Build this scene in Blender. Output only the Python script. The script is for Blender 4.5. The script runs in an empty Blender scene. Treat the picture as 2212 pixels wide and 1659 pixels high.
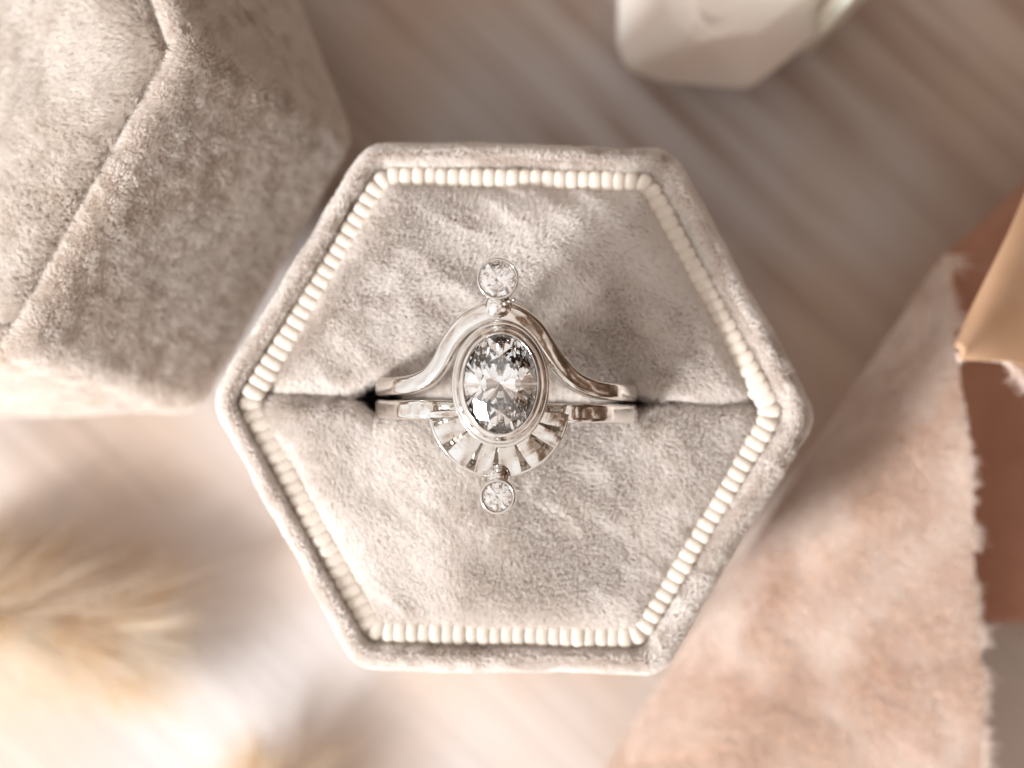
import bpy, math, random
import numpy as np
from mathutils import Matrix, Vector

# ------------------------------------------------------------------ camera, light, exposure
# 1 unit = 1 cm.  z = 0 is the rim of the open ring box, the cloth lies at z = TABLE.
D = 15.0            # camera height over the rim
PPC = 262.0         # measured: pixels (of a 2212 px wide view of the photo) per cm at the rim
TABLE = -4.2
scene = bpy.context.scene
scene.unit_settings.system = 'METRIC'
scene.unit_settings.scale_length = 0.01
COL = scene.collection

cam_d = bpy.data.cameras.new('camera')
cam = bpy.data.objects.new('camera', cam_d)
COL.objects.link(cam)
cam.location = (0, 0, D)
cam_d.sensor_width = 36.0
cam_d.lens = 36.0 * D / (2212.0 / PPC)
cam_d.clip_start = 0.1
cam_d.clip_end = 500
cam_d.dof.use_dof = True
cam_d.dof.focus_distance = D - 0.85
cam_d.dof.aperture_fstop = 0.15
scene.camera = cam

world = bpy.data.worlds.new('World')
scene.world = world
world.use_nodes = True
bg = world.node_tree.nodes['Background']
# the room: pale and cool on the window side, warm and dim on the other, with soft
# lighter and darker noise added to give metal and stones contrast
wt = world.node_tree
wtc = wt.nodes.new('ShaderNodeTexCoord')
wd = wt.nodes.new('ShaderNodeVectorMath')
wd.operation = 'DOT_PRODUCT'
wd.inputs[1].default_value = (-0.80, -0.52, 0.30)
wt.links.new(wtc.outputs['Generated'], wd.inputs[0])
wn = wt.nodes.new('ShaderNodeTexNoise')
wn.inputs['Scale'].default_value = 3.4
wn.inputs['Detail'].default_value = 2.5
wt.links.new(wtc.outputs['Generated'], wn.inputs['Vector'])
wm = wt.nodes.new('ShaderNodeMath')
wm.operation = 'MULTIPLY_ADD'
wm.inputs[1].default_value = 4.2
wm.inputs[2].default_value = -2.1
wt.links.new(wn.outputs['Fac'], wm.inputs[0])
ws = wt.nodes.new('ShaderNodeSeparateXYZ')          # darkened straight above, as by a photographer, added for contrast in the metal
wt.links.new(wtc.outputs['Generated'], ws.inputs[0])
wc = wt.nodes.new('ShaderNodeMapRange')
wc.inputs['From Min'].default_value = 0.86
wc.inputs['From Max'].default_value = 0.97
wc.inputs['To Max'].default_value = -0.22
wt.links.new(ws.outputs['Z'], wc.inputs['Value'])
wb = wt.nodes.new('ShaderNodeMath')
wb.operation = 'ADD'
wt.links.new(wc.outputs[0], wb.inputs[0])
wa = wt.nodes.new('ShaderNodeMath')
wa.operation = 'ADD'
wt.links.new(wd.outputs['Value'], wb.inputs[1])
wt.links.new(wb.outputs[0], wa.inputs[0])
wt.links.new(wm.outputs[0], wa.inputs[1])
wr = wt.nodes.new('ShaderNodeValToRGB')
for e_, (p_, c_) in zip([wr.color_ramp.elements[0], wr.color_ramp.elements[1], wr.color_ramp.elements.new(0.38), wr.color_ramp.elements.new(0.62)],
                        [(0.0, (0.05, 0.03, 0.02)), (0.84, (3.3, 3.35, 3.4)), (0.40, (0.215, 0.13, 0.085)), (0.60, (0.74, 0.63, 0.555))]):
    e_.position = p_
    e_.color = (*c_, 1)
wmr = wt.nodes.new('ShaderNodeMapRange')
wmr.inputs['From Min'].default_value = -1.1
wmr.inputs['From Max'].default_value = 1.1
wt.links.new(wa.outputs[0], wmr.inputs['Value'])
wt.links.new(wmr.outputs[0], wr.inputs['Fac'])
wt.links.new(wr.outputs['Color'], bg.inputs['Color'])
bg.inputs['Strength'].default_value = 0.90

KEY_AZ, KEY_EL, KEY_DIST = math.radians(216), math.radians(31), 60.0
ld = bpy.data.lights.new('window_light', 'AREA')
ld.shape = 'RECTANGLE'
ld.size, ld.size_y = 11.0, 13.0
ld.energy = 47000
ld.color = (0.99, 0.99, 1.0)
lo = bpy.data.objects.new('window_light', ld)
COL.objects.link(lo)
lo.location = (KEY_DIST * math.cos(KEY_EL) * math.cos(KEY_AZ), KEY_DIST * math.cos(KEY_EL) * math.sin(KEY_AZ), KEY_DIST * math.sin(KEY_EL))
lo.rotation_euler = (Vector((0, 0, 0)) - lo.location).to_track_quat('-Z', 'Y').to_euler()

scene.view_settings.view_transform = 'Standard'
scene.view_settings.look = 'None'
scene.view_settings.gamma = 1
scene.view_settings.exposure = 0.42
scene.render.engine = 'CYCLES'
cy = scene.cycles
cy.max_bounces = 14
cy.diffuse_bounces = 4
cy.glossy_bounces = 8
cy.transmission_bounces = 14
cy.sample_clamp_indirect = 6
cy.use_denoising = True
try:
    cy.denoiser = 'OPENIMAGEDENOISE'
except Exception:
    pass

rng = np.random.default_rng(7)
random.seed(7)


def W(px, py, z=0.0):
    """where the sight line of a point measured in the photograph (2212 px wide) meets height z"""
    k = (D - z) / D / PPC
    return np.array([(px - 1106) * k, (829.5 - py) * k, z])


# ------------------------------------------------------------------ helpers
def tag(o, label=None, cat=None, group=None, kind=None):
    for k, v in (('label', label), ('category', cat), ('group', group), ('kind', kind)):
        if v:
            o[k] = v
    return o


def thing(name, label, cat, loc, group=None):
    o = bpy.data.objects.new(name, None)
    o.empty_display_size = 0.3
    COL.objects.link(o)
    o.location = loc
    return tag(o, label, cat, group)


def adopt(o, parent):
    if parent is not None:
        o.parent = parent
        if parent.parent is None:           # parts keep the world coordinates they were built in
            o.matrix_parent_inverse = Matrix.Translation(parent.location).inverted()
    return o


def mesh_obj(name, V, F, mat, parent=None, smooth=True, kind=None):
    me = bpy.data.meshes.new(name)
    me.from_pydata(np.asarray(V, float).tolist(), [], [list(map(int, f)) for f in F])
    me.validate()
    me.update()
    if smooth:
        me.shade_smooth()
    if mat:
        me.materials.append(mat)
    o = bpy.data.objects.new(name, me)
    COL.objects.link(o)
    adopt(o, parent)
    if kind:
        o['kind'] = kind
    return o


def grid_faces(nu, nv, wrap_u=False):
    F = []
    for j in range(nv - 1):
        for i in range(nu - (0 if wrap_u else 1)):
            a = j * nu + i
            b = j * nu + (i + 1) % nu
            F.append((a, b, b + nu, a + nu))
    return F


_nz = {}


def noise(P, freq, seed, n=28):
    """smooth random field, about -1..1"""
    key = (seed, n)
    if key not in _nz:
        r = np.random.default_rng(1000 + seed)
        d = r.normal(size=(n, 3))
        d /= np.linalg.norm(d, axis=1)[:, None]
        _nz[key] = (d * r.uniform(0.45, 1.5, (n, 1)), r.uniform(0, 6.283, n))
    d, ph = _nz[key]
    return np.sin(np.asarray(P) @ (d.T * freq * 6.283) + ph).sum(1) / math.sqrt(n) * 1.1


def fibres(name, V, F, mat, parent, density, length, radius, lean=(0, 0, 0), lean_amt=0.5,
           patch=(1.2, 0.5), speck=(7.0, 0.45), jitter=0.25, mask=None, seed=0, taper=0.5, brushed=0.0):
    """short pile standing on the faces F of V: real hair strands leaning in patches"""
    V = np.asarray(V, float)
    F = np.asarray(F, int)
    if F.shape[1] == 4:
        T = np.vstack([F[:, [0, 1, 2]], F[:, [0, 2, 3]]])
    else:
        T = F
    r = np.random.default_rng(50 + seed)
    a, b, c = V[T[:, 0]], V[T[:, 1]], V[T[:, 2]]
    nrm = np.cross(b - a, c - a)
    ar = np.linalg.norm(nrm, axis=1) / 2
    VN = np.zeros_like(V)
    for k in range(3):
        np.add.at(VN, T[:, k], nrm)
    VN /= np.linalg.norm(VN, axis=1)[:, None] + 1e-12
    w = ar.copy()
    if mask is not None:
        w = w * mask((a + b + c) / 3, VN[T].mean(1))
    n = int(w.sum() * density)
    idx = r.choice(len(T), n, p=w / w.sum())
    s, t = r.random(n), r.random(n)
    fl = s + t > 1
    s[fl], t[fl] = 1 - s[fl], 1 - t[fl]
    tt = T[idx]
    P = V[tt[:, 0]] + (V[tt[:, 1]] - V[tt[:, 0]]) * s[:, None] + (V[tt[:, 2]] - V[tt[:, 0]]) * t[:, None]
    N = VN[tt[:, 0]] * (1 - s - t)[:, None] + VN[tt[:, 1]] * s[:, None] + VN[tt[:, 2]] * t[:, None]
    N /= np.linalg.norm(N, axis=1)[:, None] + 1e-12
    L = np.tile(np.array(lean, float) * lean_amt, (n, 1))
    for q in range(3):
        L[:, q] += noise(P, patch[0], seed * 7 + q) * patch[1] + noise(P, speck[0], seed * 7 + q + 3) * speck[1]
    if brushed:       # some areas are brushed flat (pale), in others the pile stands and shows its dark depth
        L *= np.clip(1 + brushed * (noise(P, 0.42, seed * 7 + 8) + 0.45 * noise(P, 1.5, seed * 7 + 9)
                          + 0.55 * noise(np.stack([(P[:, 0] * .8 - P[:, 1] * .6) * .35, P[:, 0] * .6 + P[:, 1] * .8, P[:, 2]], 1), 4.0, seed * 7 + 10)), 0.08, 2.2)[:, None]
    L += r.normal(size=(n, 3)) * jitter
    L -= N * (L * N).sum(1)[:, None]
    ln = length * r.uniform(0.65, 1.15, n)[:, None]
    pts = np.zeros((n, 4, 3))
    pts[:, 0] = P - N * 0.004
    d1 = N + L * 0.5
    d1 /= np.linalg.norm(d1, axis=1)[:, None]
    d2 = N * 0.8 + L
    d2 /= np.linalg.norm(d2, axis=1)[:, None]
    d3 = N * 0.55 + L * 1.3
    d3 /= np.linalg.norm(d3, axis=1)[:, None]
    pts[:, 1] = pts[:, 0] + d1 * ln / 3
    pts[:, 2] = pts[:, 1] + d2 * ln / 3
    pts[:, 3] = pts[:, 2] + d3 * ln / 3
    rad = np.tile(np.array([1, 1, 0.85, taper]) * radius, (n, 1))
    return strands(name, pts, rad, mat, parent)


def strands(name, pts, rad, mat, parent, kind='stuff'):
    n, k, _ = pts.shape
    hc = bpy.data.hair_curves.new(name)
    hc.add_curves([k] * n)
    hc.attributes['position'].data.foreach_set('vector', pts.reshape(-1).astype(np.float32))
    if 'radius' not in hc.attributes:
        hc.attributes.new('radius', 'FLOAT', 'POINT')
    hc.attributes['radius'].data.foreach_set('value', rad.reshape(-1).astype(np.float32))
    hc.materials.append(mat)
    o = bpy.data.objects.new(name, hc)
    COL.objects.link(o)
    adopt(o, parent)
    o['kind'] = kind
    return o


# ------------------------------------------------------------------ materials
def new_mat(name):
    m = bpy.data.materials.new(name)
    m.use_nodes = True
    return m, m.node_tree, m.node_tree.nodes['Principled BSDF']


def tex_coord(nt, scale=(1, 1, 1), rot=(0, 0, 0)):
    tc = nt.nodes.new('ShaderNodeTexCoord')
    mp = nt.nodes.new('ShaderNodeMapping')
    mp.inputs['Scale'].default_value = scale
    mp.inputs['Rotation'].default_value = rot
    nt.links.new(tc.outputs['Object'], mp.inputs['Vector'])
    return mp.outputs['Vector']


def mix_noise(nt, vec, scale, c0, c1, lo=0.35, hi=0.65, detail=3):
    n = nt.nodes.new('ShaderNodeTexNoise')
    n.inputs['Scale'].default_value = scale
    n.inputs['Detail'].default_value = detail
    nt.links.new(vec, n.inputs['Vector'])
    r = nt.nodes.new('ShaderNodeValToRGB')
    r.color_ramp.elements[0].position = lo
    r.color_ramp.elements[1].position = hi
    r.color_ramp.elements[0].color = (*c0, 1)
    r.color_ramp.elements[1].color = (*c1, 1)
    nt.links.new(n.outputs['Fac'], r.inputs['Fac'])
    return r.outputs['Color'], n.outputs['Fac']


def bump(nt, b, height, dist, strength=0.5):
    n = nt.nodes.new('ShaderNodeBump')
    n.inputs['Distance'].default_value = dist
    n.inputs['Strength'].default_value = strength
    nt.links.new(height, n.inputs['Height'])
    nt.links.new(n.outputs['Normal'], b.inputs['Normal'])


def velvet(name, c0, c1, rough=0.6, spec=0.25, sheen=0.0, transl=0.25):
    m, nt, b = new_mat(name)
    col, _ = mix_noise(nt, tex_coord(nt), 1.6, c0, c1)
    nt.links.new(col, b.inputs['Base Color'])
    b.inputs['Roughness'].default_value = rough
    b.inputs['Specular IOR Level'].default_value = spec
    b.inputs['Sheen Weight'].default_value = sheen
    tr = nt.nodes.new('ShaderNodeBsdfTranslucent')
    nt.links.new(col, tr.inputs['Color'])
    mxs = nt.nodes.new('ShaderNodeMixShader')
    mxs.inputs[0].default_value = transl
    nt.links.new(b.outputs[0], mxs.inputs[1])
    nt.links.new(tr.outputs[0], mxs.inputs[2])
    nt.links.new(mxs.outputs[0], nt.nodes['Material Output'].inputs['Surface'])
    return m


VELVET = velvet('taupe_velvet', (0.88, 0.825, 0.775), (0.915, 0.87, 0.83))
GROUND = velvet('velvet_backing', (0.42, 0.34, 0.29), (0.48, 0.40, 0.35), rough=0.9, transl=0.0)
VELVET2 = velvet('taupe_velvet_of_leaning_box', (0.865, 0.80, 0.735), (0.90, 0.85, 0.80))
PINK = velvet('pink_velvet', (0.88, 0.75, 0.665), (0.91, 0.81, 0.74))
PINKSHEET = velvet('pink_ribbon_ground', (0.66, 0.46, 0.34), (0.72, 0.54, 0.42), rough=0.8, transl=0.0)
SHADED_RUST = velvet('shaded_rust_ribbon', (0.40, 0.20, 0.135), (0.47, 0.25, 0.17), rough=0.9, transl=0.0)  # lower layer of the pink ribbon, its shade put into the colour

CORD, nt, b = new_mat('cream_grosgrain')
vec = tex_coord(nt)
col, fac = mix_noise(nt, vec, 30, (0.74, 0.66, 0.57), (0.80, 0.73, 0.65))
nt.links.new(col, b.inputs['Base Color'])
b.inputs['Roughness'].default_value = 0.85
b.inputs['Specular IOR Level'].default_value = 0.2
w = nt.nodes.new('ShaderNodeTexWave')
w.bands_direction = 'X'
w.inputs['Scale'].default_value = 14
w.inputs['Distortion'].default_value = 0.6
nt.links.new(vec, w.inputs['Vector'])
bump(nt, b, w.outputs['Fac'], 0.004, 0.7)

METAL, nt, b = new_mat('polished_white_gold')
b.inputs['Base Color'].default_value = (0.80, 0.775, 0.745, 1)
b.inputs['Metallic'].default_value = 1
vec = tex_coord(nt)
rc, rf = mix_noise(nt, vec, 9, (0.05,) * 3, (0.16,) * 3)
nt.links.new(rc, b.inputs['Roughness'])
n2 = nt.nodes.new('ShaderNodeTexNoise')
n2.inputs['Scale'].default_value = 7
nt.links.new(vec, n2.inputs['Vector'])
bump(nt, b, n2.outputs['Fac'], 0.03, 0.14)

DIAMOND = bpy.data.materials.new('diamond')
DIAMOND.use_nodes = True
nt = DIAMOND.node_tree
nt.nodes.clear()
out = nt.nodes.new('ShaderNodeOutputMaterial')
g = nt.nodes.new('ShaderNodeBsdfGlass')
g.inputs['Color'].default_value = (1, 1, 1, 1)
g.inputs['IOR'].default_value = 2.42
g.inputs['Roughness'].default_value = 0.0
nt.links.new(g.outputs[0], out.inputs['Surface'])

QUARTZ, nt, b = new_mat('milky_quartz')
col, fac = mix_noise(nt, tex_coord(nt), 0.9, (0.93, 0.83, 0.755), (0.96, 0.885, 0.825))
nt.links.new(col, b.inputs['Base Color'])
b.inputs['Roughness'].default_value = 0.25
b.inputs['Subsurface Weight'].default_value = 0.5
b.inputs['Subsurface Radius'].default_value = (1.0, 0.85, 0.75)
b.inputs['Subsurface Scale'].default_value = 0.5

QUARTZ2, nt, b = new_mat('sunlit_facet_quartz')  # sunlit brightness of a facet put into the pale colour
b.inputs['Base Color'].default_value = (0.98, 0.95, 0.80, 1)
b.inputs['Roughness'].default_value = 0.15
b.inputs['Subsurface Weight'].default_value = 0.4
b.inputs['Subsurface Scale'].default_value = 0.3

CLOTH, nt, b = new_mat('brushed_beige_cloth')
vec = tex_coord(nt)
base, _ = mix_noise(nt, vec, 0.28, (0.53, 0.42, 0.345), (0.54, 0.51, 0.50), 0.4, 0.62)
# fold shade put into the colour as darker streaks, upper left to lower right
vr = tex_coord(nt, rot=(0, 0, math.radians(43)))
mp2 = nt.nodes.new('ShaderNodeMapping')
mp2.inputs['Scale'].default_value = (0.22, 4.2, 1)
nt.links.new(vr, mp2.inputs['Vector'])
vs = mp2.outputs['Vector']
st = nt.nodes.new('ShaderNodeTexNoise')
st.inputs['Scale'].default_value = 0.9
st.inputs['Detail'].default_value = 4
nt.links.new(vs, st.inputs['Vector'])
msk = nt.nodes.new('ShaderNodeTexNoise')
msk.inputs['Scale'].default_value = 0.4
nt.links.new(vec, msk.inputs['Vector'])
r1 = nt.nodes.new('ShaderNodeMapRange')
r1.inputs['From Min'].default_value = 0.40
r1.inputs['From Max'].default_value = 0.72
nt.links.new(st.outputs['Fac'], r1.inputs['Value'])
sep = nt.nodes.new('ShaderNodeSeparateXYZ')
nt.links.new(vec, sep.inputs[0])
r2 = nt.nodes.new('ShaderNodeMapRange')      # the streaks are on the far (upper) part of the cloth
r2.inputs['From Min'].default_value = -1.0
r2.inputs['From Max'].default_value = 2.0
r2.inputs['To Max'].default_value = 0.9
nt.links.new(sep.outputs['Y'], r2.inputs['Value'])
mm = nt.nodes.new('ShaderNodeMath')
mm.operation = 'MULTIPLY'
r3 = nt.nodes.new('ShaderNodeMapRange')      # and only in places
r3.inputs['From Min'].default_value = 0.42
r3.inputs['From Max'].default_value = 0.60
r3.inputs['To Min'].default_value = 0.45
nt.links.new(msk.outputs['Fac'], r3.inputs['Value'])
m0 = nt.nodes.new('ShaderNodeMath')
m0.operation = 'MULTIPLY'
nt.links.new(r1.outputs[0], m0.inputs[0])
nt.links.new(r3.outputs[0], m0.inputs[1])
nt.links.new(m0.outputs[0], mm.inputs[0])
nt.links.new(r2.outputs[0], mm.inputs[1])
mx = nt.nodes.new('ShaderNodeMix')
mx.data_type = 'RGBA'
nt.links.new(mm.outputs[0], mx.inputs['Factor'])
nt.links.new(base, mx.inputs['A'])
mx.inputs['B'].default_value = (0.27, 0.165, 0.11, 1)
nt.links.new(mx.outputs['Result'], b.inputs['Base Color'])
b.inputs['Roughness'].default_value = 0.85
bump(nt, b, st.outputs['Fac'], 0.12, 0.25)


def straw(name, c0, c1):
    return velvet(name, c0, c1, rough=0.5, transl=0.65)


STRAW = straw('straw_hair', (0.84, 0.69, 0.51), (0.87, 0.82, 0.74))
STRAW_DARK = straw('dry_seed_husk', (0.74, 0.55, 0.36), (0.84, 0.68, 0.48))

# ------------------------------------------------------------------ the cloth
nx = 150
gx = np.linspace(-14, 14, nx)
X, Y = np.meshgrid(gx, gx)
P = np.stack([X.ravel(), Y.ravel(), np.zeros(nx * nx)], 1)
dr = (P[:, 0] * math.cos(math.radians(-43)) + P[:, 1] * math.sin(math.radians(-43)))
pr = (-P[:, 0] * math.sin(math.radians(-43)) + P[:, 1] * math.cos(math.radians(-43)))
Q = np.stack([dr * 0.12, pr * 0.9, 0 * dr], 1)
P[:, 2] = TABLE - 0.12 + 0.05 * noise(P, 0.12, 3) + 0.05 * noise(Q, 0.55, 4)
tag(mesh_obj('tabletop_cloth', P, grid_faces(nx, nx), CLOTH), 'beige brushed cloth under the boxes', kind='structure')

# ------------------------------------------------------------------ rounded hexagon loops
def hex_loop(ap, r, k=8, m=5, cx=0.0, cy=0.0, rot=0.0):
    """points of a hexagon (a corner on +x) with apothem ap and corner radius r, counter-clockwise"""
    R = (ap - r) / math.cos(math.pi / 6)
    pts = []
    for i in range(6):
        a = math.radians(60 * i)
        c = np.array([R * math.cos(a), R * math.sin(a)])
        for j in range(m + 1):
            t = a - math.radians(30) + math.radians(60) * j / m
            pts.append(c + r * np.array([math.cos(t), math.sin(t)]))
        a2 = math.radians(60 * (i + 1))
        c2 = np.array([R * math.cos(a2), R * math.sin(a2)])
        t = a + math.radians(30)
        off = r * np.array([math.cos(t), math.sin(t)])
        for j in range(1, k + 1):
            pts.append(c + (c2 - c) * j / (k + 1) + off)
    p = np.array(pts)
    cr, sr = math.cos(rot), math.sin(rot)
    return np.stack([cx + p[:, 0] * cr - p[:, 1] * sr, cy + p[:, 0] * sr + p[:, 1] * cr], 1)


def loft(loops):
    """loops: list of (n,3)"""
    V = np.vstack(loops)
    return V, grid_faces(len(loops[0]), len(loops), wrap_u=True)


# ------------------------------------------------------------------ the open ring box
BC = np.array([0.02, -0.205])
BR = math.radians(-1.2)
IC = BC + np.array([-0.035, 0.01])      # the inside sits a hair off centre
box = thing('ring_box', 'open hexagonal taupe velvet box with cream ribbed edging, holding the ring in its cushion',
            'ring box', (BC[0], BC[1], TABLE))
prof = [(2.02, TABLE, .22), (2.10, TABLE + .02, .24), (2.13, TABLE + .12, .26), (2.15, -1.5, .27), (2.165, -0.5, .28), (2.17, -0.22, .28),
        (2.16, -0.12, .27), (2.135, -0.05, .26), (2.10, -0.01, .24), (2.065, 0.0, .22), (2.03, -0.03, .20), (2.005, -0.09, .17),
        (1.985, -0.15, .15), (1.97, -0.3, .14), (1.97, -0.8, .14)]
loops = []
for i, (ap, z, r) in enumerate(prof):
    t = min(1, max(0, (2.12 - ap) / 0.12)) if i > 7 else 0
    c = BC * (1 - t) + IC * t
    p = hex_loop(ap, r, k=40, m=8, cx=c[0], cy=c[1], rot=BR)
    wob = 0.008 * noise(np.c_[p, np.full(len(p), z)], 0.9, 21)
    q = np.c_[p + (p - c) / np.linalg.norm(p - c, axis=1)[:, None] * wob[:, None], np.full(len(p), z)]
    if z > -1:
        q[:, 2] += 0.012 * noise(np.c_[p, np.zeros(len(p))], 0.7, 22)
    loops.append(q)
V, F = loft(loops)
shell = mesh_obj('wall', V, F, GROUND, box)
fibres('pile', V, F, VELVET, shell, 14000, 0.048, 0.0019, lean=(-0.2, -0.2, 0.2), lean_amt=0.5, patch=(0.9, 0.5), speck=(4, 0.35),
       mask=lambda c, n: ((c[:, 2] > -0.6) & (c[:, 2] > -0.9)).astype(float), seed=1)

# cream ribbed edging: a flat band carrying one rib after another
NR = 132
loopc = hex_loop(1.885, 0.16, k=60, m=24, cx=IC[0], cy=IC[1], rot=BR)
cl = np.vstack([loopc, loopc[:1]])
seg = np.linalg.norm(np.diff(cl, axis=0), axis=1)
cum = np.r_[0, np.cumsum(seg)]
bl = []
for ap, z in ((1.99, -0.20), (1.975, -0.115), (1.885, -0.10), (1.80, -0.145), (1.79, -0.33)):
    p = hex_loop(ap, max(0.05, ap - 1.885 + 0.16), k=20, m=6, cx=IC[0], cy=IC[1], rot=BR)
    bl.append(np.c_[p, np.full(len(p), z)])
V, F = loft(bl)
piping = mesh_obj('ribbed_edging', V, F, CORD, box)
# the rib: a little pillow, long across the band
rv, rf = [], []
na, nb = 12, 7
for j in range(nb):
    v = math.pi / 2 * j / (nb - 1)
    for i in range(na):
        u = 2 * math.pi * i / na
        cu, su = math.cos(u), math.sin(u)
        sx = math.copysign(abs(cu) ** 0.55, cu) * math.cos(v) ** 0.6
        sy = math.copysign(abs(su) ** 0.8, su) * math.cos(v) ** 0.9
        rv.append((0.100 * sx, 0.066 * sy, 0.050 * math.sin(v)))
rf = grid_faces(na, nb, True)
rme = bpy.data.meshes.new('rib')
rme.from_pydata(rv, [], rf)
rme.shade_smooth()
rme.materials.append(CORD)
for i in range(NR):
    s = cum[-1] * i / NR
    p = np.array([np.interp(s, cum, cl[:, 0]), np.interp(s, cum, cl[:, 1])])
    s2 = (s + 0.03) % cum[-1]
    s1 = (s - 0.03) % cum[-1]
    t = np.array([np.interp(s2, cum, cl[:, 0]) - np.interp(s1, cum, cl[:, 0]), np.interp(s2, cum, cl[:, 1]) - np.interp(s1, cum, cl[:, 1])])
    o = bpy.data.objects.new('rib', rme)
    COL.objects.link(o)
    o.parent = piping
    o.location = (p[0] + random.uniform(-.004, .004), p[1] + random.uniform(-.004, .004), -0.112 + random.uniform(-.006, .004))
    o.rotation_euler = (random.uniform(-.05, .05), -0.16, math.atan2(-t[0], t[1]) + random.uniform(-.03, .03))
    o.rotation_euler[2] = math.atan2(t[1], t[0]) - math.pi / 2
    o.scale = (random.uniform(0.95, 1.03), random.uniform(0.93, 1.02), random.uniform(0.9, 1.08))

# the two cushion halves that pinch the ring
RX = -0.045          # ring centre, world x
SY = 0.055           # slot, in box coordinates
AP = 1.812


def slot_half(xw):
    """half width of the slot: shut except where the band goes in"""
    w = 0.012 + 0 * xw
    for s, c, hw, ex_ in ((-1, 1.11, 0.16, 0.24), (1, 1.09, 0.09, 0.26)):
        d = (xw - RX) * s - c
        w = np.maximum(w, np.where(d > 0, hw * np.clip(1 - d / ex_, 0, 1) ** 1.3, hw * np.clip(1 + d / 0.34, 0, 1) ** 0.9))
    return w


cr_, sr_ = math.cos(BR), math.sin(BR)
for side in (1, -1):
    nu, nv = 300, 150
    Rr = AP / math.cos(math.pi / 6)
    xl = np.linspace(-Rr + 0.02, Rr - 0.02, nu)
    ytop = np.minimum(AP, (Rr - np.abs(xl)) * math.tan(math.radians(60)))
    rows = []
    sw = slot_half(xl * cr_ + IC[0])
    y0 = SY + side * sw
    ytop = side * np.maximum(ytop, abs(SY) + 0.03)
    for zz in (-1.6, -0.9, -0.5, -0.32, -0.24):
        rows.append(np.stack([xl, y0, np.full(nu, zz)], 1))
    tv = np.linspace(0, 1, nv) ** 1.25
    base_rows = []
    for t in tv:
        y = y0 + (ytop - y0) * t
        x = xl
        # distance to the hexagon's sides
        dh = np.full(nu, 9.0)
        for k in range(6):
            a = math.radians(30 + 60 * k)
            dh = np.minimum(dh, AP - (x * math.cos(a) + y * math.sin(a)))
        ds = np.abs(y - y0)
        z = 0.10 - 0.05 * (x ** 2 + y ** 2) / 2
        lip = 0.16
        q = np.clip(1 - ds / lip, 0, 1)
        z = z - 0.20 * (1 - np.sqrt(np.clip(1 - q ** 2, 0, 1))) - 0.05 * np.exp(-ds / 0.25)
        q = np.clip(1 - dh / 0.26, 0, 1)
        z = z - 0.13 * (1 - np.sqrt(np.clip(1 - q ** 2, 0, 1))) - 0.05 * np.exp(-dh / 0.12)
        pp = np.stack([x, y, 0 * x], 1)
        z = z + 0.018 * noise(pp, 0.45, 31 + side) + 0.008 * noise(pp, 1.3, 35 + side)
        rows.append(np.stack([x, y, z], 1))
    rows.append(np.stack([xl, ytop, np.full(nu, -0.5)], 1))
    L = np.vstack(rows)
    V = np.c_[IC[0] + L[:, 0] * cr_ - L[:, 1] * sr_, IC[1] + L[:, 0] * sr_ + L[:, 1] * cr_, L[:, 2]]
    F = grid_faces(nu, len(rows))
    if side < 0:
        F = [f[::-1] for f in F]
    cu = mesh_obj('cushion', V, F, GROUND, box)
    fibres('pile', V, F, VELVET, cu, 19000, 0.062, 0.0019, lean=(0.5, 0.15 * side - .5, 0), lean_amt=0.8, patch=(0.5, 0.6), speck=(4.5, 0.18), jitter=0.2, brushed=0.8,
           mask=lambda c, n: (c[:, 2] > -0.3).astype(float) * np.where((np.abs(np.abs(c[:, 0] - RX) - 1.13) < 0.3) & (c[:, 2] < -0.05) & (np.abs(c[:, 1] + 0.15) < 0.3), 0.12, 1), seed=2 + (side > 0))


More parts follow.
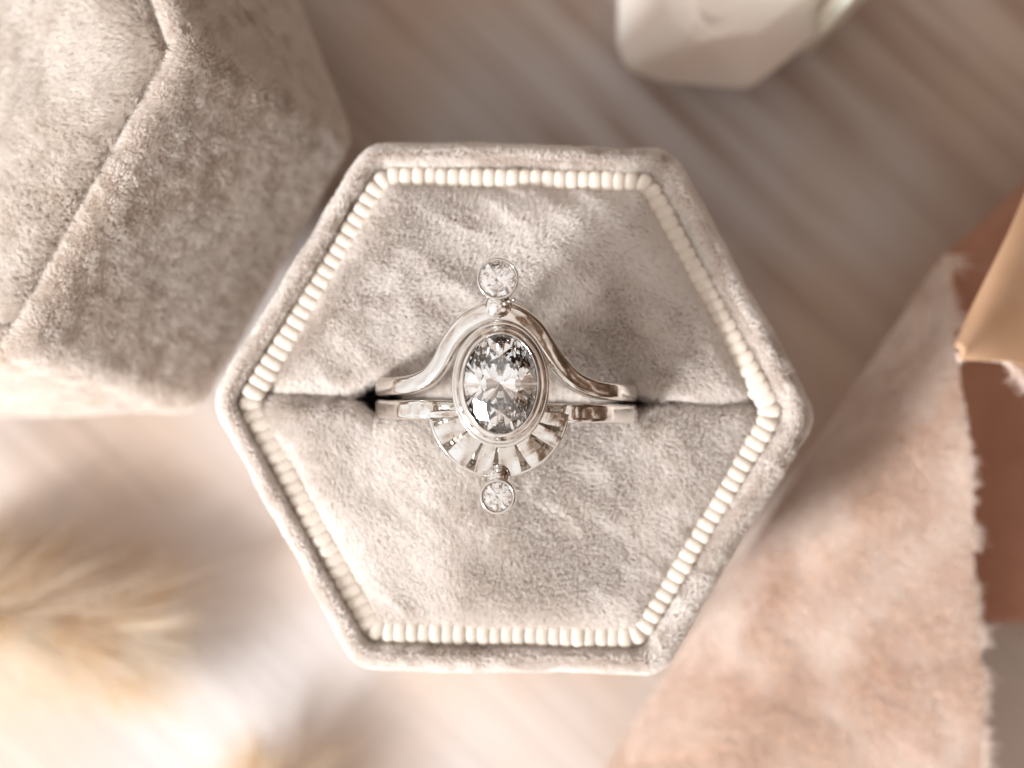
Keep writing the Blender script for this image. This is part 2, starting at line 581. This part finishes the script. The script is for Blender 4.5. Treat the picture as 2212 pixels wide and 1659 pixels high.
# ------------------------------------------------------------------ the leaning velvet box (upper left)
def leaning_box():
    el = math.radians(56)
    z0 = -1.45
    P2, P3 = W(770, 306, z0), W(434, 888, z0 - 0.22)
    u = P3 - P2
    side = np.linalg.norm(u)
    u /= side
    ah = np.array([u[1], -u[0], 0.0])       # horizontal, towards upper left
    ah /= np.linalg.norm(ah)
    if ah[0] > 0:
        ah = -ah
    a = ah * math.cos(el) + np.array([0, 0, math.sin(el)])
    a -= u * np.dot(a, u)
    a /= np.linalg.norm(a)
    v = np.cross(a, u)                      # from the near side face into the box
    if v[2] > 0:
        v = -v
    # height so that the near top corner projects on (385, 75)
    best = None
    for H in np.linspace(1.5, 4, 251):
        p = P2 + a * H
        px = 1106 + p[0] * PPC * D / (D - p[2])
        py = 829.5 - p[1] * PPC * D / (D - p[2])
        e = (px - 392) ** 2 + (py - 72) ** 2
        if best is None or e < best[0]:
            best = (e, H, px, py, p[2])
    H = best[1] - 0.15
    print('leaning box: side %.2f height %.2f' % (side, H), best)
    ap = side * math.sqrt(3) / 2
    C0 = (P2 + P3) / 2 + v * ap          # centre of the lower hexagon
    # local frame: e1 = v, e2 = u, e3 = a ; a side face looks along -v
    e1, e2, e3 = v, u, a

    def tow(p2, z):
        # hex_loop has a corner on +x and sides at 30+60k deg, turn by 30 deg so that a side faces -v
        return C0 + p2[:, :1] * e1 + p2[:, 1:2] * e2 + np.asarray(z).reshape(-1, 1) * e3
    low = min((C0 + e1 * ap)[2], (P2)[2])
    root = thing('velvet_box', 'closed taupe velvet box tilted against the upper left side of the open box', 'velvet box',
                 (C0[0], C0[1], low))
    K = dict(k=26, m=7, rot=math.radians(30))
    flip = np.dot(np.cross(e1, e2), e3) < 0
    def build(name, prof, cap=False):
        loops = []
        for ap_, z, r in prof:
            p = hex_loop(ap_, r, **K)
            wv = 0.012 * noise(np.c_[p, np.full(len(p), z)], 0.5, 41)
            q = tow(p * (1 + wv[:, None] / 2), np.full(len(p), z))
            loops.append(q)
        V, F = loft(loops)
        if flip:
            F = [f[::-1] for f in F]
        return V, F
    r0 = 0.26
    wallp = [(ap - .3, 0.0, r0), (ap - .12, 0.0, r0), (ap - .04, 0.04, r0), (ap, 0.14, r0)]
    wallp += [(ap + 0.01 * math.sin(3 * t), 0.14 + (H - 0.30) * t, r0) for t in np.linspace(0.05, 1, 14)]
    wallp += [(ap - .01, H - .09, r0), (ap - .05, H - .03, r0), (ap - .11, H, r0), (ap - .16, H - .01, .22), (ap - .20, H - .06, .2), (ap - .215, H - .16, .18), (ap - .22, H - .5, .18)]
    V, F = build('wall', wallp)
    wl = mesh_obj('wall', V, F, GROUND, root)
    def vis(c, n):
        tocam = np.array([0, 0, D]) - c
        return ((n * tocam).sum(1) > -0.2 * np.linalg.norm(tocam, axis=1)).astype(float) * (np.abs(c[:, 0]) < 6) * (np.abs(c[:, 1]) < 5)
    fibres('pile', V, F, VELVET2, wl, 8500, 0.055, 0.0022, lean=(-0.2, -0.3, 0.1), lean_amt=0.5, patch=(0.45, 0.25), speck=(3.8, 0.26), brushed=0.5, mask=lambda c, n: vis(c, n) * (((c - C0) @ a > H - .2) * (np.abs((c - C0) @ v + ap - .22) < .03) < .5), seed=5)
    topp = [(ap - .30, H - .45, .18), (ap - .30, H - .12, .18), (ap - .33, H - .02, .2), (ap - .41, H + .05, .2), (ap - .6, H + .11, .2), (ap - 1.0, H + .15, .2), (ap - 1.5, H + .17, .15), (0.12, H + .18, .06)]
    V, F = build('top_panel', topp)
    tp = mesh_obj('top_panel', V, F, GROUND, root)
    fibres('pile', V, F, VELVET2, tp, 8000, 0.10, 0.0026, lean=(-0.9, -0.25, 0.1), lean_amt=0.8, patch=(0.7, 0.3), speck=(3.5, 0.25), mask=vis, seed=6, jitter=0.3)


leaning_box()

# ------------------------------------------------------------------ the ring
ring = thing('ring', 'white gold ring with an oval diamond between two small round ones, in the cushion', 'ring', (RX, -0.145, -1.15))
RR, ZC = 1.10, -0.08


def z_of(x):
    return ZC + math.sqrt(max(0.0, RR ** 2 - (x - RX) ** 2))


def on_ring(px, py, dz=0.0):
    z = 0.9
    for _ in range(12):
        p = W(px, py, z)
        z = z_of(p[0]) + dz
    return W(px, py, z)


def catmull(pts, n):
    pts = [np.array(p, float) for p in pts]
    pts = [2 * pts[0] - pts[1]] + pts + [2 * pts[-1] - pts[-2]]
    out = []
    for i in range(1, len(pts) - 2):
        p0, p1, p2, p3 = pts[i - 1:i + 3]
        for j in range(n):
            t = j / n
            out.append(0.5 * ((2 * p1) + (-p0 + p2) * t + (2 * p0 - 5 * p1 + 4 * p2 - p3) * t * t + (-p0 + 3 * p1 - 3 * p2 + p3) * t ** 3))
    out.append(pts[-2])
    return np.array(out)


def band(name, path, width, thick, round_=0.35, crown=0.0):
    """sweep a rounded bar; its top looks away from the ring's axis"""
    n = len(path)
    T = np.gradient(path, axis=0)
    T /= np.linalg.norm(T, axis=1)[:, None]
    rad = path - np.array([RX, 0, ZC])
    rad[:, 1] = 0
    rad /= np.linalg.norm(rad, axis=1)[:, None]
    S = np.cross(T, rad)
    S /= np.linalg.norm(S, axis=1)[:, None]
    Nn = np.cross(S, T)
    sec = []
    for k in range(20):
        a = 2 * math.pi * (k + 0.5) / 20
        c, s = math.cos(a), math.sin(a)
        ex = 2 / 5.0 if s > 0 else 2 / 4.0
        sec.append((math.copysign(abs(c) ** ex, c), math.copysign(abs(s) ** (ex * (1 + crown)), s)))
    sec = np.array(sec)
    wd = np.broadcast_to(width, (n,))
    V = np.zeros((n, len(sec), 3))
    for k, (a, b_) in enumerate(sec):
        V[:, k] = path + S * (a * wd / 2)[:, None] + Nn * ((b_ - 1) * thick / 2)
    V = V.reshape(-1, 3)
    F = grid_faces(len(sec), n, True)
    return mesh_obj(name, V, F, METAL, ring)


def down(x_sign, y, n=18):
    """the hidden lower half of the hoop, from the shoulder to the bottom"""
    out = []
    for t in np.linspace(0.0, 1, n):
        a = math.radians(-10 - 80 * t)
        out.append(np.array([RX + x_sign * RR * math.cos(a), y * (1 - t) + -0.145 * t, ZC + RR * math.sin(a)]))
    return out


arch_px = [(811, 836), (845, 834), (880, 830), (916, 815), (945, 782), (968, 740), (1000, 703), (1038, 682), (1079, 674), (1118, 684), (1156, 711),
           (1186, 751), (1214, 788), (1248, 821), (1293, 840), (1345, 846), (1377, 849)]
arch = catmull([on_ring(*p) for p in arch_px], 10)
yl, yr = arch[0][1], arch[-1][1]
path = np.array(down(-1, yl)[::-1] + list(arch) + down(1, yr))
tt = np.linspace(-1, 1, len(path))
arch_o = band('arched_band', path, 0.150 + 0.03 * np.exp(-(tt / 0.25) ** 2), 0.13, crown=0.9)
st_px = [(811, 884), (860, 885), (920, 885), (985, 888), (1080, 892), (1180, 893), (1240, 893), (1310, 893), (1377, 894)]
sp = [on_ring(*p) for p in st_px]
for i in (3, 4, 5):
    sp[i][2] -= 0.16
st = catmull(sp, 8)
path = np.array(down(-1, st[0][1])[::-1] + list(st) + down(1, st[-1][1]))
band('straight_band', path, 0.155, 0.12, crown=0.1)


def lathe(name, cx, cy, ex, ey, prof, mat=METAL, n=72, parent=None, smooth=True):
    """prof: (offset from ellipse, z)"""
    V = []
    for off, z in prof:
        for i in range(n):
            a = 2 * math.pi * i / n
            V.append((cx + (ex + off) * math.cos(a), cy + (ey + off) * math.sin(a), z))
    o = mesh_obj(name, V, grid_faces(n, len(prof), True), mat, parent or ring, smooth)
    return o


def brilliant(name, cx, cy, rx, ry, zg, parent, depth=0.80, rot=0.0, crown=0.30, table=0.56):
    m = min(rx, ry)
    pts, F = [], []

    def P(r, ang, z):
        a = math.radians(ang)
        pts.append((cx + rx * r * math.cos(a), cy + ry * r * math.sin(a), zg + m * z))
        return len(pts) - 1
    h = crown
    Tt = [P(table, rot + 45 * i, h) for i in range(8)]
    xm = 0.74
    M = [P(xm / math.cos(math.radians(22.5)), rot + 45 * i + 22.5, h * (1 - xm) / (1 - table)) for i in range(8)]
    Gt = [P(1, rot + 22.5 * i, 0.012) for i in range(16)]
    Gb = [P(1, rot + 22.5 * i, -0.012) for i in range(16)]
    xl = 0.27
    Lw = [P(xl / math.cos(math.radians(22.5)), rot + 45 * i + 22.5, -depth * (1 - xl)) for i in range(8)]
    C = P(0, 0, -depth)
    F.append(Tt[::1])
    for i in range(8):
        j = (i + 1) % 8
        F.append((Tt[i], M[i], Tt[j]))
        F.append((Tt[i], M[i - 1], Gt[2 * i], M[i]))
        F.append((M[i], Gt[2 * i], Gt[2 * i + 1]))
        F.append((M[i], Gt[2 * i + 1], Gt[(2 * i + 2) % 16]))
        F.append((C, Lw[i], Gb[2 * i], Lw[i - 1]))
        F.append((Lw[i], Gb[2 * i + 1], Gb[2 * i]))
        F.append((Lw[i], Gb[(2 * i + 2) % 16], Gb[2 * i + 1]))
    for i in range(16):
        j = (i + 1) % 16
        F.append((Gt[i], Gb[i], Gb[j], Gt[j]))
    import bmesh
    me = bpy.data.meshes.new(name)
    me.from_pydata(pts, [], [list(f) for f in F])
    bm = bmesh.new()
    bm.from_mesh(me)
    bmesh.ops.recalc_face_normals(bm, faces=bm.faces)
    bm.to_mesh(me)
    bm.free()
    me.materials.append(DIAMOND)
    o = bpy.data.objects.new(name, me)
    COL.objects.link(o)
    adopt(o, parent)
    return o


# oval setting
ZT = 1.20
c = W(1081, 829, ZT)
k = (D - ZT) / D / PPC
ex, ey = 80 * k, 108.5 * k
wl = 22 * k
bz = lathe('oval_bezel', c[0], c[1], ex, ey, [
    (-0.04, ZT - 0.34), (wl - 0.02, ZT - 0.34), (wl - 0.004, ZT - 0.2), (wl, ZT - 0.11), (wl - 0.003, ZT - 0.095), (wl - 0.010, ZT - 0.090), (wl - 0.018, ZT - 0.088), (wl - 0.020, ZT - 0.078),
    (wl - 0.023, ZT - 0.064), (wl - 0.040, ZT - 0.030), (0.022, ZT - 0.008), (0.008, ZT + 0.006), (0.003, ZT + 0.006), (-0.001, ZT + 0.001), (-0.003, ZT - 0.03), (-0.03, ZT - 0.10), (-0.08, ZT - 0.20), (-0.15, ZT - 0.27), (-0.24, ZT - 0.335), (-ex + 0.02, ZT - 0.35), (-ex + 0.001, ZT - 0.35)], n=128)  # closed cup below the stone added to throw light back up
brilliant('oval_diamond', c[0], c[1], ex - 0.003, ey - 0.003, ZT - 0.030, bz, depth=0.95, rot=0, crown=0.26)
lathe('gallery_rail', c[0], c[1] - 0.006, ex + wl - 0.005, ey + wl + 0.006, [(0.0, ZT - 0.2), (0.016, ZT - 0.20), (0.024, ZT - 0.17), (0.021, ZT - 0.145), (0.008, ZT - 0.135), (-0.01, ZT - 0.145)], n=128)


def round_setting(px, py, r_st, r_out, zt, name_b, name_s, hgt, rot):
    c = W(px, py, zt)
    k = (D - zt) / D / PPC
    e = r_st * k
    w_ = (r_out - r_st) * k
    b_ = lathe(name_b, c[0], c[1], e, e, [
        (-0.03, zt - hgt), (w_ * 0.6, zt - hgt), (w_ * 0.9, zt - 0.12), (w_, zt - 0.03), (w_ * 0.85, zt - 0.008), (w_ * 0.55, zt + 0.002), (w_ * 0.25, zt - 0.001),
        (0.0, zt - 0.012), (-0.003, zt - 0.03), (-0.03, zt - 0.08), (-0.05, zt - hgt + 0.02)], n=56)
    brilliant(name_s, c[0], c[1], e - 0.002, e - 0.002, zt - 0.024, b_, rot=rot, depth=0.86, crown=0.28, table=0.55)
    return c


ct = round_setting(1075, 602, 39, 46, 1.12, 'round_bezel', 'round_diamond', 0.32, 9)
cb = round_setting(1075, 1073, 31, 40, 1.08, 'round_bezel', 'round_diamond', 0.30, 15)


def blob(name, pts, rads, parent=ring, n=16, m=9):
    """a short fused neck of metal"""
    P_ = catmull(pts, 6)
    R_ = np.interp(np.linspace(0, 1, len(P_)), np.linspace(0, 1, len(rads)), rads)
    V = []
    T = np.gradient(P_, axis=0)
    for p, t, r in zip(P_, T, R_):
        t = t / np.linalg.norm(t)
        s = np.cross(t, [0, 0, 1.0])
        s /= np.linalg.norm(s)
        q = np.cross(s, t)
        for i in range(n):
            a = 2 * math.pi * i / n
            V.append(p + s * r * math.cos(a) + q * r * 0.8 * math.sin(a))
    F = grid_faces(n, len(P_), True) + [tuple(range(n)), tuple(range(len(V) - n, len(V)))[::-1]]
    return mesh_obj(name, V, F, METAL, parent)


blob('neck', [W(1077, 625, 0.95), W(1077, 645, 0.97), W(1078, 660, 0.97), W(1079, 684, 0.86)], [0.12, 0.095, 0.12, 0.17])
blob('neck', [W(1077, 1062, 0.92), W(1077, 1040, 0.93), W(1078, 1026, 0.92), W(1078, 1004, 0.78)], [0.09, 0.075, 0.09, 0.14])
sv, sf = [], []
for j in range(9):
    for i in range(12):
        a, e_ = 2 * math.pi * i / 12, math.pi * (j / 8 - 0.5)
        sv.append((math.cos(a) * math.cos(e_), math.sin(a) * math.cos(e_), math.sin(e_)))
sf = grid_faces(12, 9, True)
bead_me = bpy.data.meshes.new('bead')
bead_me.from_pydata(sv, [], sf)
bead_me.shade_smooth()
bead_me.materials.append(METAL)
for px, py, r in ((1091, 656, 5.0), (1100, 651, 4.6), (1110, 647, 4.2), (1187, 787, 4.0), (1194, 794, 3.4)):
    o = bpy.data.objects.new('bead', bead_me)
    COL.objects.link(o)
    adopt(o, ring)
    o.location = W(px, py, 1.06 if py < 700 else 0.98)
    o.scale = (r / PPC,) * 3

# sunburst plate below the oval: fluted, cut by seven notches
zf = 0.97
kf = (D - zf) / D / PPC
fc = W(1078, 880, zf)
notch = [193, 217, 244.5, 267, 293.5, 319.5, 338.5]
angs = []
for a in np.linspace(184, 354, 341):
    angs.append(a)
angs = np.array(angs)
radii = np.linspace(0, 1, 9)
V = []
oc = W(1081, 829, zf)
ia, ib = (80 + 18) * kf, (108.5 + 18) * kf


def inner_r(a):
    # distance from fan centre to the oval along the angle a
    dx, dy = math.cos(a), math.sin(a)
    ox, oy = fc[0] - oc[0], fc[1] - oc[1]
    A = dx * dx / ia ** 2 + dy * dy / ib ** 2
    B = 2 * (ox * dx / ia ** 2 + oy * dy / ib ** 2)
    Cc = ox * ox / ia ** 2 + oy * oy / ib ** 2 - 1
    return (-B + math.sqrt(B * B - 4 * A * Cc)) / (2 * A)


Ro = 151 * kf
edges = [178] + notch + [360]
tilt = [-0.7, -0.5, 0.9, -0.8, 0.6, -0.6, 0.9, -0.4, 0]
rows = []
for ri, t in enumerate(list(radii) + [1.02, 1.0]):
    row = []
    for a in angs:
        ar = math.radians(a)
        r0 = min(inner_r(ar), Ro - 0.01)
        r = r0 + (Ro - r0) * min(t, 1.0)
        d = min(abs(a - q) for q in notch)
        hw = 0.8 + 3.4 * t
        dep = 0.095 * (0.3 + 0.7 * t - 0.45 * max(0, t - 0.85) / 0.15) * max(0.0, 1 - d / hw)
        # each flute a shallow scoop between its two notches
        lo_ = max(q for q in edges if q <= a)
        hi_ = min([q for q in edges if q > a] or [360])
        s = (a - lo_) / (hi_ - lo_) - 0.5
        z = zf - dep + 0.012 * (0.25 - s * s) * 4 * t + 0.022 * t * s * tilt[edges.index(lo_)] - 0.035 * t * t - 0.02
        if ri == len(radii):
            z -= 0.02
        if ri == len(radii) + 1:
            z = zf - 0.17
        row.append((fc[0] + r * math.cos(ar), fc[1] + r * math.sin(ar), z))
    rows.append(row)
V = np.array(rows).reshape(-1, 3)
F = [f[::-1] for f in grid_faces(len(angs), len(rows))]
mesh_obj('sunburst_plate', V, F, METAL, ring, smooth=False)

lip = np.array([(fc[0] + (Ro - 0.004) * math.cos(math.radians(a)), fc[1] + (Ro - 0.004) * math.sin(math.radians(a)), zf - 0.052) for a in np.linspace(190, 348, 90)])
T = np.gradient(lip, axis=0)
T /= np.linalg.norm(T, axis=1)[:, None]
V = []
for p, t in zip(lip, T):
    sd = np.array([t[1], -t[0], 0])
    for i in range(10):
        a = 2 * math.pi * i / 10
        V.append(p + sd * 0.012 * math.cos(a) + np.array([0, 0, 0.012 * math.sin(a)]))
mesh_obj('plate_edge', V, grid_faces(10, len(lip), True), METAL, ring)

# ------------------------------------------------------------------ ribbon at the right
ribbon = thing('velvet_ribbon', 'pink velvet ribbon with a frayed edge, folded on the cloth right of the ring box', 'ribbon', tuple(W(1900, 1300, TABLE)))


def sheet(name, fn, nu, nv, mat, parent, thick=0.05):
    rows = [[fn(i / (nu - 1), j / (nv - 1)) for i in range(nu)] for j in range(nv)]
    V = np.array(rows, float).reshape(-1, 3)
    F = grid_faces(nu, nv)
    o = mesh_obj(name, V, F, mat, parent)
    a, b_, c_ = V[F[0][0]], V[F[0][1]], V[F[0][2]]
    if np.cross(b_ - a, c_ - a)[2] < 0:
        F = [f[::-1] for f in F]
        o.data.flip_normals()
    sm = o.modifiers.new('thickness', 'SOLIDIFY')
    sm.thickness = thick
    sm.offset = -1
    return o, V, F


def tail(s, t):
    yl_ = 548 + (2250 - 548) * t
    xl_ = 2042 - (2042 - 1310) * (yl_ - 548) / (1659 - 548)
    xr_ = 2046 + 70 * min(1, (yl_ - 548) / 800) ** 0.8 - 6 * math.sin(yl_ / 90)
    px = xl_ + (xr_ - xl_) * s
    py = yl_ + 20 * math.sin(s * 3.14)
    z = -1.6 - 0.9 * (1 - min(1, s * (xr_ - xl_) / 260)) ** 2 + 0.10 * math.sin(px / 150 + py / 120) - 0.7 * t
    return W(px, py, z)


to, V, F = sheet('front_tail', tail, 90, 120, PINKSHEET, ribbon)
fibres('pile', V, F, PINK, to, 9000, 0.05, 0.0035, lean=(-0.5, -0.5, 0), lean_amt=0.8, patch=(0.45, 0.4), speck=(0.9, 0.3), brushed=0.7, seed=8)


def fringe(name, edge, out_dir, n, length, mat, parent, radius=0.003):
    r = np.random.default_rng(77)
    E = catmull(edge, 10)
    t = r.random(n) * (len(E) - 1)
    i = t.astype(int)
    p = E[i] + (E[np.minimum(i + 1, len(E) - 1)] - E[i]) * (t - i)[:, None]
    clump = np.clip(0.55 + 0.5 * noise(p, 2.2, 88) + 0.3 * noise(p, 7.0, 89), 0.1, 1.8)
    d = np.array(out_dir, float)[None] + r.normal(size=(n, 3)) * 0.35
    ln = (length * clump * r.uniform(0.3, 1.2, n))[:, None]
    pts = np.stack([p, p + d * ln * 0.4, p + d * ln * 0.75 + [0, 0, -0.01], p + d * ln + [0, 0, -0.03]], 1)
    return strands(name, pts, np.tile(np.array([1, 1, .9, .6]) * radius, (n, 1)), mat, parent)


fringe('frayed_edge', [tail(1, t) for t in np.linspace(0, 1, 14)], (1, -0.2, 0.1), 6000, 0.11, PINK, to, 0.002)


def roll(s, t):
    # a curling end of the ribbon, high at the right edge
    px = 2072 + (2420 - 2072) * s
    top = 752 - 2.35 * (px - 2072)
    bot = 748 + 0.42 * (px - 2072) + 14 * math.sin(px / 40)
    py = top + (bot - top) * t
    z = -0.75 - 1.0 * s ** 1.2 + 0.12 * math.sin(t * math.pi)
    return W(px, py, z)


TAN = velvet('shaded_tan_ribbon', (0.50, 0.30, 0.18), (0.56, 0.36, 0.23), rough=0.7, transl=0.0)  # tan of the curled end, darkened to carry its shading
ro, V, F = sheet('curled_end', roll, 40, 50, TAN, ribbon)
fringe('frayed_edge', [roll(s, 1.0) for s in np.linspace(0, 0.6, 10)], (-0.3, -1, 0.1), 2500, 0.13, PINK, ro, 0.002)


def under(s, t):
    px = 2020 + 420 * s
    top = 560 - 0.9 * (px - 2030)
    py = top + (1345 - top) * t
    z = -3.3 + 0.15 * math.sin(px / 90 + py / 160)
    return W(px, py, z)


uo, V, F = sheet('lower_layer', under, 40, 60, SHADED_RUST, ribbon)

# ------------------------------------------------------------------ quartz at the top
def crystal(name, label, outline, zb, zt, mat, seed, shrink=0.6, apex=None, bevel=0.06):
    """a chunk: silhouette ring at mid height, smaller rings above and below, flat facets"""
    import bmesh
    r = random.Random(seed)
    mid = (zb + zt) / 2
    c0 = np.mean([W(x, y, mid) for x, y in outline], axis=0)
    bm = bmesh.new()
    pts = [W(x, y, mid + r.uniform(-.15, .15)) for x, y in outline]
    for p in pts:
        bm.verts.new(p)
        q = c0 + (p - c0) * shrink
        q[2] = zt + r.uniform(-.12, .05)
        bm.verts.new(q)
        q = c0 + (p - c0) * 0.7
        q[2] = zb
        bm.verts.new(q)
    if apex:
        bm.verts.new(W(*apex))
    res = bmesh.ops.convex_hull(bm, input=bm.verts)
    bmesh.ops.delete(bm, geom=[v for v in bm.verts if not v.link_faces], context='VERTS')
    bmesh.ops.dissolve_limit(bm, angle_limit=math.radians(6), verts=bm.verts, edges=bm.edges)
    bmesh.ops.bevel(bm, geom=list(bm.edges), offset=bevel, segments=3, profile=0.6, affect='EDGES')
    bmesh.ops.recalc_face_normals(bm, faces=bm.faces)
    me = bpy.data.meshes.new(name)
    bm.to_mesh(me)
    bm.free()
    me.materials.append(mat)
    o = bpy.data.objects.new(name, me)
    COL.objects.link(o)
    return tag(o, label, 'crystal')


crystal('quartz_crystal', 'large milky white quartz chunk lying above the ring box', [(1338, -260), (1332, -60), (1330, 95), (1350, 150), (1430, 178), (1620, 194), (1700, 130), (1770, 72), (1850, 10), (1960, -160), (1700, -330)],
        -4.15, -2.1, QUARTZ, 3, 0.62, apex=(1515, 78, -1.9))
crystal('sunlit_facet_shard', 'sunlit facet of the milky quartz chunk, added as a small bright yellowish shard', [(1768, 30), (1784, 68), (1806, 60), (1850, 20), (1900, -30), (1840, -60), (1790, -40)],
        -4.15, -0.9, QUARTZ2, 5, 0.6, bevel=0.03)  # separate shard added to stand for the chunk's sunlit facet


# ------------------------------------------------------------------ bunny tail grass
def bunny_tail(label, base, tip, rad, n, seed, hair, spread=1.0):
    r = np.random.default_rng(seed)
    base, tip = np.array(base), np.array(tip)
    ax = tip - base
    Ln = np.linalg.norm(ax)
    ax /= Ln
    s = np.cross(ax, [0, 0, 1.0])
    s /= np.linalg.norm(s)
    q = np.cross(s, ax)
    root = thing('bunny_tail_grass', label, 'dried grass', tuple(base), 'fluffy dried grass heads')
    # core
    V = []
    for j in range(15):
        t = j / 14
        rr = rad * 0.22 * math.sin(math.pi * min(1, t * 0.92 + 0.05)) ** 0.6
        for i in range(20):
            a = 2 * math.pi * i / 20
            V.append(base + ax * Ln * t + (s * math.cos(a) + q * math.sin(a)) * rr)
    mesh_obj('seed_head', V, grid_faces(20, 15, True), STRAW_DARK, root)
    # stem
    V = []
    sb = base - ax * 5 + np.array([0, 0, -0.6])
    for j in range(8):
        t = j / 7
        for i in range(8):
            a = 2 * math.pi * i / 8
            V.append(sb + (base - sb) * t + (s * math.cos(a) + q * math.sin(a)) * 0.06)
    mesh_obj('stem', V, grid_faces(8, 8, True), STRAW, root)
    # husks
    def hairs(name, m, l0, l1, r0, mat, fwd0, fwd1, droop):
        t = r.random(m) ** 0.9
        a = r.random(m) * 6.283
        rr = rad * 0.22 * np.sin(math.pi * np.minimum(1, t * 0.92 + 0.05)) ** 0.6
        out = s[None] * np.cos(a)[:, None] + q[None] * np.sin(a)[:, None]
        p = base + ax * (Ln * t)[:, None] + out * (rr * 0.9)[:, None]
        f = fwd0 + (fwd1 - fwd0) * t + r.normal(size=m) * 0.15
        cl = np.stack([noise(p * 1.0 + out, 0.9, 60 + k_) for k_ in range(3)], 1) * 0.22
        d = out * spread + ax * f[:, None] + cl + r.normal(size=(m, 3)) * 0.09
        d /= np.linalg.norm(d, axis=1)[:, None]
        ln = (r.uniform(l0, l1, m))[:, None]
        e = np.array([0, 0, -1.0])
        pts = np.stack([p, p + d * ln * .33, p + d * ln * .67 + ax * ln * .04 + e * droop * ln * .3, p + d * ln + ax * ln * .1 + e * droop * ln], 1)
        strands(name, pts, np.tile(np.array([1, .9, .7, .3]) * r0, (m, 1)), mat, root)
    hairs('husks', n // 12, 0.25, 0.5, 0.008, STRAW_DARK, 0.6, 1.2, 0.0)
    hairs('hairs', n, hair * 0.5, hair, 0.0030, STRAW, 0.5, 1.5, 0.08)
    hairs('awns', 14, hair * 1.1, hair * 1.6, 0.004, STRAW, 0.2, 1.4, 0.0)


bunny_tail('pale fluffy grass head entering from the left edge below the tilted box', W(-200, 1290, -3.85), W(240, 1370, -3.85), 0.60, 5000, 11, 1.4)
bunny_tail('golden fluffy grass head at the bottom edge under the ring box', W(520, 1990, -3.95), W(575, 1750, -3.95), 0.42, 2600, 12, 1.15)
